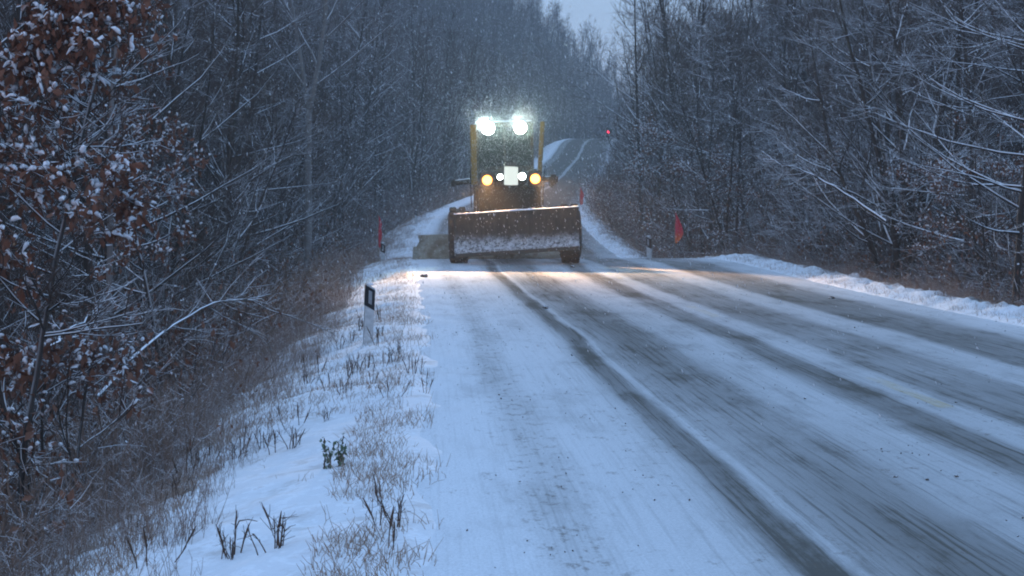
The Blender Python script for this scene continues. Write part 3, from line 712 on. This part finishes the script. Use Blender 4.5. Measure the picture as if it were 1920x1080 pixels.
# frame and engine body
pm = PM(); pm.box((0, 2.2, 1.15), (.36, 5.6, .34), .03); pm.box((0, 5.9, 1.35), (1.3, 2.8, .8), .05); pm.box((0, -.1, 1.05), (.7, .7, .5), .04); pm.out('main_frame', ['yellow_dirty'], mach)
pm = PM(); pm.box((0, 2.1, 1.72), (1.62, 1.9, 1.36), .06, taper=(.95, 1)); pm.box((0, 2.1, 2.44), (1.30, 1.8, .10), .03); body = pm.out('engine_body', ['yellow_dirty'], mach)
pm = PM(); pm.box((0, 1.13, 1.50), (1.02, .05, .80), .01)
for k in range(9): pm.box((0, 1.09, 1.16 + k * .085), (.96, .035, .022))
pm.out('grille', ['dark_steel'], body)
pm = PM()
for sx in (-1, 1): pm.box((sx * .68, 1.12, 1.5), (.20, .07, .86), .01)
pm.box((0, 1.10, .98), (1.5, .12, .16), .02); pm.out('grille_surround', ['yellow_dirty'], body)
pm = PM(); pm.box((0, .42, 2.22), (.36, .04, .47), .01, Matrix.Rotation(R(4), 3, 'Y')); pm.out('white_panel', ['panel_glow'], body)
pm = PM()
for sx in (-1, 1): pm.box((sx * .19, .43, 2.22), (.02, .05, .50), .004)
pm.box((0, .43, 1.975), (.40, .05, .02), .004); pm.out('panel_frame', ['dark_steel'], body)
pm = PM(); pm.box((0, .80, 2.52), (.30, .7, .10), .03); pm.out('panel_bracket', ['dark_steel'], body)
# cab
pm = PM()
pm.box((0, 4.1, 1.75), (1.60, 1.5, .5), .04); pm.box((0, 4.1, 3.66), (1.56, 1.62, .13), .04)
for sx in (-1, 1):
    for y_ in (3.38, 4.82): pm.box((sx * .74, y_, 2.8), (.08, .08, 1.66), .01)
pm.box((0, 3.38, 2.75), (.05, .06, 1.6), .01); pm.box((0, 3.38, 2.42), (1.44, .06, .05))
cab = pm.out('cab', ['yellow_dirty'], mach)
pm = PM(); pm.box((0, 3.405, 2.8), (1.42, .012, 1.60)); pm.out('windscreen', ['glass'], cab)
for sx in (-1, 1):
    pm = PM(); pm.box((sx * .745, 4.1, 2.8), (.012, 1.36, 1.60)); pm.out('side_window', ['glass'], cab)
pm = PM(); pm.box((0, 4.83, 2.8), (1.42, .012, 1.60)); pm.out('rear_window', ['glass'], cab)
for sx in (-1, 1):
    pm = PM(); pm.rod((sx * .35, 3.33, 2.1), (sx * .12, 3.33, 2.75), .012); pm.out('wiper', ['black_band'], cab)
pm = PM(); pm.box((0, 4.1, 3.745), (1.5, 1.5, .04), .015); pm.out('roof_snow', ['snow_lump'], cab)
# lifting frame posts, yellow
for nm, a, b_ in (('guide_post', (-.88, 2.3, 1.35), (-.87, 2.25, 3.62)), ('guide_post', (.80, 2.3, 1.35), (1.0, 2.25, 3.66))):
    a, b_ = Vector(a), Vector(b_); rot = (b_ - a).to_track_quat('Z', 'Y').to_matrix(); pm = PM()
    pm.box((a + b_) / 2 + Vector((0, 0, .35)), (.15, .10, (b_ - a).length - .7), .012, rot); gp = pm.out(nm, ['yellow'], mach)
    pm = PM(); pm.rod(a - Vector((0, 0, .3)), a + (b_ - a) * .35, .028); pm.rod(a + Vector((.10, -.02, -.3)), a + (b_ - a) * .3 + Vector((.08, -.02, 0)), .02); pm.out('lift_rod', ['dark_steel'], gp)
    pm = PM(); sx = -1 if a.x < 0 else 1; pm.rod(a + Vector((sx * .09, -.03, .1)), a + (b_ - a) * .5 + Vector((sx * .10, -.03, 0)), .014); pm.out('hose', ['black_band'], gp)
# lamp boxes and lamps
def lamp(parent, c, r, boxsize, lens, name, energy, col, aim, cone, soft=.08):
    pm = PM(); pm.box((c[0], c[1] + .04 + boxsize[1] / 2, c[2]), boxsize, .02); hb = pm.out(name, ['dark_steel'], parent)
    pm = PM(); pm.lathe([(-.05, .001), (-.045, r * .6), (-.02, r * .95), (.0, r), (.03, r), (.03, .001)], (c[0], c[1] - .0, c[2]), 'Y', 28); pm.out('lens', [lens], hb)
    pm = PM(); pm.lathe([(-.06, r + .005), (-.06, r + .02), (.04, r + .02), (.04, r + .005)], c, 'Y', 28); pm.out('lamp_ring', ['amber_halo' if lens == 'lens_orange' else 'dark_steel'], hb)  # headlamp rings glow amber in place of a halo round the lens
    l = bpy.data.lights.new(name + '_beam', 'SPOT'); l.energy = energy; l.color = col; l.spot_size = R(cone); l.spot_blend = .6; l.shadow_soft_size = soft
    lo = bpy.data.objects.new(name + '_beam', l); COL.objects.link(lo); lo.parent = hb; lo.location = (c[0], c[1] - .16, c[2])
    lo.rotation_euler = Vector(aim).to_track_quat('-Z', 'Y').to_euler(); return hb
for sx in (-1, 1):
    lamp(cab, (sx * .43, 3.22, 3.56), .165, (.36, .12, .34), 'lens_white', 'work_lamp', 3800, (.80, 1, .90), (sx * .10, -1, .10), 84)
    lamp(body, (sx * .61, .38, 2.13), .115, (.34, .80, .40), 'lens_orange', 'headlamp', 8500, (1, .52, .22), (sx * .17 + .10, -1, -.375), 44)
    lamp(body, (sx * .28, .40, 2.20), .07 + .02 * (sx > 0), (.21, .78, .21), 'lens_small', 'small_lamp', 300, (.92, 1, .96), (0, -1, -.1), 80, .05)
# side arms at lamp height
pm = PM(); pm.rod((-.9, 2.4, 2.16), (-1.48, 2.35, 2.10), .075); pm.box((-1.42, 2.35, 2.10), (.14, .2, .18), .03); pm.out('side_arm', ['dark_steel'], mach)
pm = PM(); pm.rod((.9, 2.4, 2.16), (1.30, 2.35, 2.14), .07); pm.box((1.22, 2.35, 2.13), (.24, .22, .26), .05); pm.box((1.16, 2.3, 1.98), (.12, .14, .12), .03); pm.out('side_arm', ['dark_steel'], mach)
# mouldboard under the machine, sticking out on the left
rows = []
for k_, (y_, z_) in enumerate([(-.14, .02), (-.02, .2), (.03, .38), (.0, .58), (-.10, .76)]):
    x0_ = -2.40 - .10 * (k_ < 3) + .03 * (k_ % 2)
    rows.append([(x0_ + (1.65 - x0_) * t_, 3.0 + y_ + .5 * t_, z_) for t_ in np.linspace(0, 1, 16)])
pm = PM(); pm.sheet(rows, (0, .05, 0)); pm.box((-2.50, 3.0, .28), (.10, .03, .34), .01, Matrix.Rotation(R(6), 3, 'Y')); mb = pm.out('mouldboard', ['plate_grey'], mach)
pm = PM(); pm.rod((-.5, 3.3, .6), (-.2, 3.2, 1.1), .06); pm.rod((.5, 3.4, .6), (.2, 3.2, 1.1), .06); pm.lathe([(-.05, .45), (-.05, .6), (.05, .6), (.05, .45)], (0, 3.3, .86), 'Z', 28); pm.out('turntable', ['dark_steel'], mb)

# ------------------------------------------------------------------ roadside marker posts
def marker_post():
    root = empty('marker_post'); w, t_, H = .125, .085, .80
    def slab(name, z0, z1, ww, tt, mats, slant0=0, slant1=0, parent=None, y0=0):
        pm = PM(); pm.poly([(-ww/2, -tt/2 + y0, z0 + slant0), (ww/2, -tt/2 + y0, z0 - slant0), (ww/2, -tt/2 + y0, z1 - slant1), (-ww/2, -tt/2 + y0, z1 + slant1)], (0, tt, 0)); return pm.out(name, mats, parent)
    bd = slab('post_body', -.25, H, w, t_, ['white_post'], 0, .035, root)
    band = slab('black_band', .50, .775, w + .006, t_ + .006, ['black_band'], .035, .035, root)
    slab('reflector', .555, .73, .045, .01, ['reflector'], .012, .012, band, -t_/2 - .006)
    pm = PM(); pm.box((0, 0, H + .02), (w * .7, t_ * .8, .035), .012); pm.out('snow_cap', ['snow_lump'], root)
    return root
mp0 = marker_post()
posts = [(px(689, 23.7), 23.7, 'black and white marker post standing closest, among dark weeds on the left verge', .94, (0, R(2.5), R(14))),
         (px(718, 60), 60, 'marker post beside the tall red flag on the left verge beyond the crest', 1.0, (0, 0, R(10))),
         (px(780, 104), 104, 'distant pale marker post at the far left verge left of the machine', .95, (0, 0, R(8))),
         (px(1218, 64), 64, 'black and white marker post on the right just beyond the crest', 1.22, (0, R(-2), R(-30))),
         (px(1078, 100), 100, 'small far marker post right of the machine beside the distant red flag', .9, (0, 0, R(-20)))]
for i, (x_, d, lab, sc, rot) in enumerate(posts):
    o = mp0 if i == 0 else copy_tree(mp0)
    place(o, x_, d, None, sc, -.02); o.rotation_euler = rot; tag(o, lab, 'marker post', 'marker posts along the road edges')
# ------------------------------------------------------------------ flags hanging limp on thin poles
def flag(x_, d, H, L, wprof, matn, label, lean=0.0):
    root = empty('flag_on_pole'); pm = PM(); pm.rod((0, 0, -.2), (0, 0, H), .014, .010, 8); pm.out('pole', ['pole'], root)
    rows = []; nr = 14
    for i in range(nr + 1):
        t_ = i / nr; w = np.interp(t_, np.linspace(0, 1, len(wprof)), wprof); row = []
        for j in range(11):
            s_ = j / 10; row.append((.012 + w * s_ + .02 * math.sin(t_ * 7), .05 * math.sin(s_ * 11 + t_ * 2) * min(1, w * 5), H - .03 - L * t_ - .10 * s_ * (1 - t_)))
        rows.append(row)
    pm = PM(); pm.sheet(rows, (0, .004, 0)); pm.out('cloth', [matn], root)
    place(root, x_, d); root.rotation_euler = (0, lean, 0); tag(root, label, 'flag', 'flags hanging on thin poles beside the road'); return root
flag(px(709, 60), 60, 1.75, 1.05, [.05, .10, .08, .12, .13, .08, .06], 'flag_red', 'narrow limp crimson flag on the left verge beyond the crest')
flag(px(1265, 60), 60, 1.70, 1.05, [.03, .10, .17, .25, .30, .22, .04], 'flag_orange', 'red flag fading to orange hanging before the wood on the right')
flag(px(1087, 104), 104, 2.0, 1.05, [.03, .08, .17, .22, .18, .20, .12], 'flag_red', 'distant small red flag right of the blade on the far verge')
# red light at the far hilltop, built as a lamp on a pole
root = empty('red_lamp'); pm = PM(); pm.rod((0, 0, -.3), (0, 0, 1.2), .05); pm.out('pole', ['dark_steel'], root)
pm = PM(); pm.box((0, .12, 1.35), (.42, .18, .5), .04); hb = pm.out('housing', ['black_band'], root)
pm = PM(); pm.lathe([(-.06, .001), (-.05, .12), (.0, .17), (.04, .17), (.04, .001)], (0, 0, 1.35), 'Y', 24); pm.out('lens', ['lens_red'], hb)
place(root, px(1140, 322), 322); tag(root, 'small glowing red lamp at the top of the far hill beside the road', 'lamp')

# ------------------------------------------------------------------ weeds, twigs and clods one can point to
def weed(seed, n_, h, heads=True, matn='weed_dark'):
    rng = np.random.default_rng(seed); s_ = Segs(); p = rng.normal(0, .035, (n_, 3)); p[:, 2] = -.03
    d = rng.normal(0, .22, (n_, 3)); d[:, 2] = 1
    pts, rad = grow(rng, p, d, h * rng.uniform(.55, 1, n_), np.full(n_, .004), np.full(n_, .0025), 4, .10, 0); s_.add(pts, rad, 4); c, cdir, t_, rr = spawn(rng, pts, rad, 4, .35, .95, .6, .3); p2, r2 = grow(rng, c, cdir, rng.uniform(.03, .10, len(c)), np.full(len(c), .0022), np.full(len(c), .0012), 2, .2, 0); s_.add(p2, r2, 3)
    root = empty('dry_weed'); link('stalks', s_.mesh('stalks'), [matn], root)
    if heads:
        s2 = Segs(); e = pts[:, -1]; dd_ = unit(pts[:, -1] - pts[:, -2]); L = h * .33
        hp = np.stack([e - dd_ * L, e - dd_ * L * .6, e - dd_ * L * .2, e + dd_ * L * .15], 1); hr = np.repeat(np.array([[.002, .0055, .0045, .0015]]), n_, 0) * rng.uniform(.7, 1.3, (n_, 1))
        s2.add(hp, hr, 5); link('seed_heads', s2.mesh('seed_heads', True), [matn], root)
    return root
wp = [weed(1, 3, .26), weed(2, 6, .20), weed(3, 3, .30), weed(4, 7, .19, False)]
def d_at(y_, u_guess=-5):
    lo, hi = 6.0, 46.0
    for _ in range(40):
        md = (lo + hi) / 2; z_ = float(ground(u_guess, md)); yy = 400 + (CAM_H - z_) * 3500 / md
        if yy > y_: lo = md
        else: hi = md
    return (lo + hi) / 2
def spot(p_, y_):
    u_ = -4.5
    for _ in range(6): d = d_at(y_, u_); u_ = UofX(px(p_, d), d)
    return px(p_, d), d, u_
wsp = [(350, 905), (368, 880), (392, 872), (440, 862), (458, 850), (490, 842), (520, 848), (545, 842), (415, 1050), (432, 1052), (505, 1035), (520, 1030), (442, 1045), (610, 790), (560, 800), (330, 935), (300, 960), (240, 1005), (280, 1060),
       (712, 520), (706, 600), (716, 630), (700, 650), (688, 690), (672, 700), (655, 705), (720, 690), (735, 680), (700, 720), (640, 740), (620, 730), (745, 665), (700, 950), (745, 990), (715, 1030), (660, 640), (640, 655), (675, 620), (598, 700), (575, 720), (800, 735), (770, 700), (730, 745)]
for i, (p_, y_) in enumerate(wsp):
    k = i % 4; o = wp[k] if i < 4 else copy_tree(wp[k]); x_, d, u_ = spot(p_, y_)
    place(o, x_, d, i * 2.1, rnd.uniform(.7, 1.25)); wl_ = ('beside and around the nearest marker post', 'round the nearest marker post') if y_ < 770 and p_ > 590 else (('low in the picture near the bottom edge of the left verge', 'at the bottom of the verge') if y_ > 925 else ('where the brown thicket meets the open snow at lower left', 'along the thicket edge'))
    tag(o, 'dark dry weed stalks ' + wl_[0], 'weed', 'dark dry weeds ' + wl_[1])
# the one green plant
root = empty('green_plant'); rng = np.random.default_rng(8); s_ = Segs(); n_ = 7
p = rng.normal(0, .03, (n_, 3)); p[:, 2] = -.03; d0_ = rng.normal(0, .10, (n_, 3)); d0_[:, 2] = 1
pts, rad = grow(rng, p, d0_, rng.uniform(.16, .24, n_), np.full(n_, .005), np.full(n_, .003), 5, .1, 0); s_.add(pts, rad, 4); link('stems', s_.mesh('stems'), ['weed_dark'], root)
v, f = leaf_quads(rng, pts[:, 1:].reshape(-1, 3), .034, 5, .010); link('leaves', npmesh('leaves', v, f), ['green'], root)
x_, d, u_ = spot(624, 878); place(root, x_, d, 0, 1.1); tag(root, 'only green-leaved plant standing in the snow of the left verge', 'plant')
# bent twig and a dead leaf
root = empty('bent_twig'); s_ = Segs(); pts = np.array([[[-.05, 0, -.01], [-.03, .01, .035], [.02, .02, .042], [.07, .03, .03]]]); s_.add(pts, np.array([[.004, .004, .003, .002]]), 5)
link('twig', s_.mesh('twig'), ['weed_dark'], root); x_, d, u_ = spot(455, 992); place(root, x_, d, 0, 1); tag(root, 'small bent twig lying on smooth snow at the lower left', 'twig')
def clod(x_, d, s, label, name='frozen_clod', seed=0):
    rr = random.Random(seed); bm_ = bmesh.new(); bmesh.ops.create_icosphere(bm_, subdivisions=2, radius=s)
    for v_ in bm_.verts: v_.co *= .6 + .7 * rr.random(); v_.co.z *= .75; v_.co.x *= 1.1
    me = bpy.data.meshes.new(name); bm_.to_mesh(me); bm_.free(); o = link(name, me, ['clod'])
    u_ = UofX(x_, d); o.location = (x_, d, (float(ZP(d)) if -4.2 < u_ < 3.8 else float(ground(u_, d))) + s * .2); tag(o, label, 'clod', 'frozen clods on the snow'); return o
for i, (p_, y_, s, lab) in enumerate([(795, 519, .07, 'dark clod on the lit snow left of the machine'), (1022, 578, .045, 'dark clod on the road between the first two wheel tracks below the machine'),
                                      (1073, 501, .05, 'dark clod on the road under the right end of the blade'), (1682, 897, .012, 'leftmost of three small clods on the right of the near road'),
                                      (1742, 902, .010, 'middle of three small clods on the right of the near road'), (1797, 896, .013, 'rightmost of three small clods on the right of the near road'),
                                      (540, 1062, .025, 'dark clod in the snow at the bottom left'), (1560, 560, .05, 'clod on the far right shoulder before the bank')]):
    lo, hi = 6., 46.
    for _ in range(40):
        md = (lo + hi) / 2
        if 400 + (CAM_H - float(ZP(md))) * 3500 / md > y_: lo = md
        else: hi = md
    clod(px(p_, lo), lo, s, lab, seed=i)

rng = np.random.default_rng(31); n_ = 900
dd = 7 + 30 * rng.random(n_) ** 1.4; uc = rng.choice([-3.6, -3.6, -1.15, -1.0, .1, 1.5, 3.5, -2.9], n_) + rng.normal(0, .22, n_)
msk = wob(uc, dd, 2.2, 4) > -.1; dd, uc = dd[msk], uc[msk]; n_ = len(dd); sz = rng.uniform(.003, .007, n_) * (1 + (rng.random(n_) < .06))
p = np.stack([CL(dd) + uc, dd, ZP(dd) + sz * .3], 1); ax = unit(rng.normal(0, 1, (n_, 3)) * [1, 1, .2]); s_ = Segs()
s_.add(np.stack([p - ax * sz[:, None], p - ax * sz[:, None] * .4 + [0, 0, .003], p + ax * sz[:, None] * .5, p + ax * sz[:, None]], 1), sz[:, None] * np.array([[.1, .75, .6, .1]]), 5)
o = link('frozen_crumbs', s_.mesh('frozen_crumbs'), ['clod']); tag(o, 'small frozen crumbs of grit and mud strewn over the snowy road', 'crumbs', kind='stuff')

# ------------------------------------------------------------------ falling snow
m = bpy.data.materials.new('snowflake'); m.use_nodes = True; n = m.node_tree; n.nodes.clear()
out = n.nodes.new('ShaderNodeOutputMaterial'); df = node(n, 'ShaderNodeBsdfDiffuse', i_0=c4(.85, .87, .9)); tr = node(n, 'ShaderNodeBsdfTranslucent', i_0=c4(.85, .87, .9)); mx = node(n, 'ShaderNodeMixShader', i_0=.5)
n.links.new(df.outputs[0], mx.inputs[1]); n.links.new(tr.outputs[0], mx.inputs[2]); n.links.new(mx.outputs[0], out.inputs[0]); M['flake'] = m
def flakes(pos_, rng, w, l):
    n_ = len(pos_); d = unit(np.stack([rng.normal(.22, .16, n_), rng.normal(0, .15, n_), -np.ones(n_)], 1)); x = unit(np.cross(d, rng.normal(0, 1, (n_, 3)))); y = np.cross(d, x)
    w = (w * rng.uniform(.6, 1.4, n_))[:, None]; l = (l * rng.uniform(.5, 1.4, n_))[:, None]
    V = np.stack([pos_ - d * l / 2, pos_ + x * w / 2, pos_ + (-x * .5 + y * .87) * w / 2, pos_ + (-x * .5 - y * .87) * w / 2, pos_ + d * l / 2], 1).reshape(-1, 3)
    o = np.arange(n_)[:, None] * 5; F = np.concatenate([o + [[0, 1, 2]], o + [[0, 2, 3]], o + [[0, 3, 1]], o + [[4, 2, 1]], o + [[4, 3, 2]], o + [[4, 1, 3]]], 0)
    return V, F
rng = np.random.default_rng(77); N = 60000
d = 10 + 100 * rng.random(N) ** .62; x = rng.uniform(-.33, .33, N) * d + rng.uniform(-1, 1, N); z = rng.uniform(-.2, .24, N) * d + 1
ok = z > ZP(d) - 1; A = np.stack([x, d, z], 1)[ok]
N = 15000; r_ = 7.5 * rng.random(N) ** .55; di = unit(rng.normal(0, 1, (N, 3))); B = np.array([MX - .2, 47.5, 3.0]) + di * r_[:, None] * np.array([1, .9, .8]); B = B[(B[:, 2] > .45) & ((B[:, 1] < 45.4) | (B[:, 2] > 3.9) | (np.abs(B[:, 0]) > 1.8))]
LP_ = []
for (lx, lz, n_, rad_) in ((-.79, 3.63, 5200, 1.5), (.05, 3.66, 5200, 1.5), (-.78, 2.15, 800, .8), (.46, 2.18, 800, .8), (-.1, 2.2, 500, .7)):  # extra flakes packed in front of each lamp to make its halo
    rr_ = .12 + rad_ * rng.random(n_) ** 1.5; di = unit(rng.normal(0, 1, (n_, 3))); di[:, 1] = -np.abs(di[:, 1])
    LP_.append(np.array([lx, 49.8 if lz > 3 else 47.7, lz + .43]) + di * rr_[:, None])
Lf = np.concatenate(LP_)
V1 = flakes(A[A[:, 1] > 14], rng, .009, .032); V2 = flakes(B, rng, .008, .040)
V3 = flakes(Lf, rng, .005, .028); V, F, _m = join((V1[0], V1[1], 0), (V2[0], V2[1], 0), (V3[0], V3[1], 0))
o = link('falling_snow', npmesh('falling_snow', V, F), ['flake']); tag(o, 'snowflakes falling through the air, with more added round the machine as a halo for its lamps', 'falling snow', kind='stuff')

# ------------------------------------------------------------------ haze
bm_ = bmesh.new(); bmesh.ops.create_cube(bm_, size=1.0); me = bpy.data.meshes.new('haze'); bm_.to_mesh(me); bm_.free()
for v_ in me.vertices: v_.co = Vector((v_.co.x * 640, v_.co.y * 760 + 320, v_.co.z * 110 + 48))
m = bpy.data.materials.new('haze_air'); m.use_nodes = True; n = m.node_tree; n.nodes.clear(); out = n.nodes.new('ShaderNodeOutputMaterial')
pv = n.nodes.new('ShaderNodeVolumePrincipled'); pv.inputs['Color'].default_value = c4(.85, .9, .95); pv.inputs['Density'].default_value = .0008; pv.inputs['Anisotropy'].default_value = .35
n.links.new(pv.outputs[0], out.inputs['Volume']); M['haze'] = m
o = link('haze', me, ['haze']); tag(o, kind='stuff')
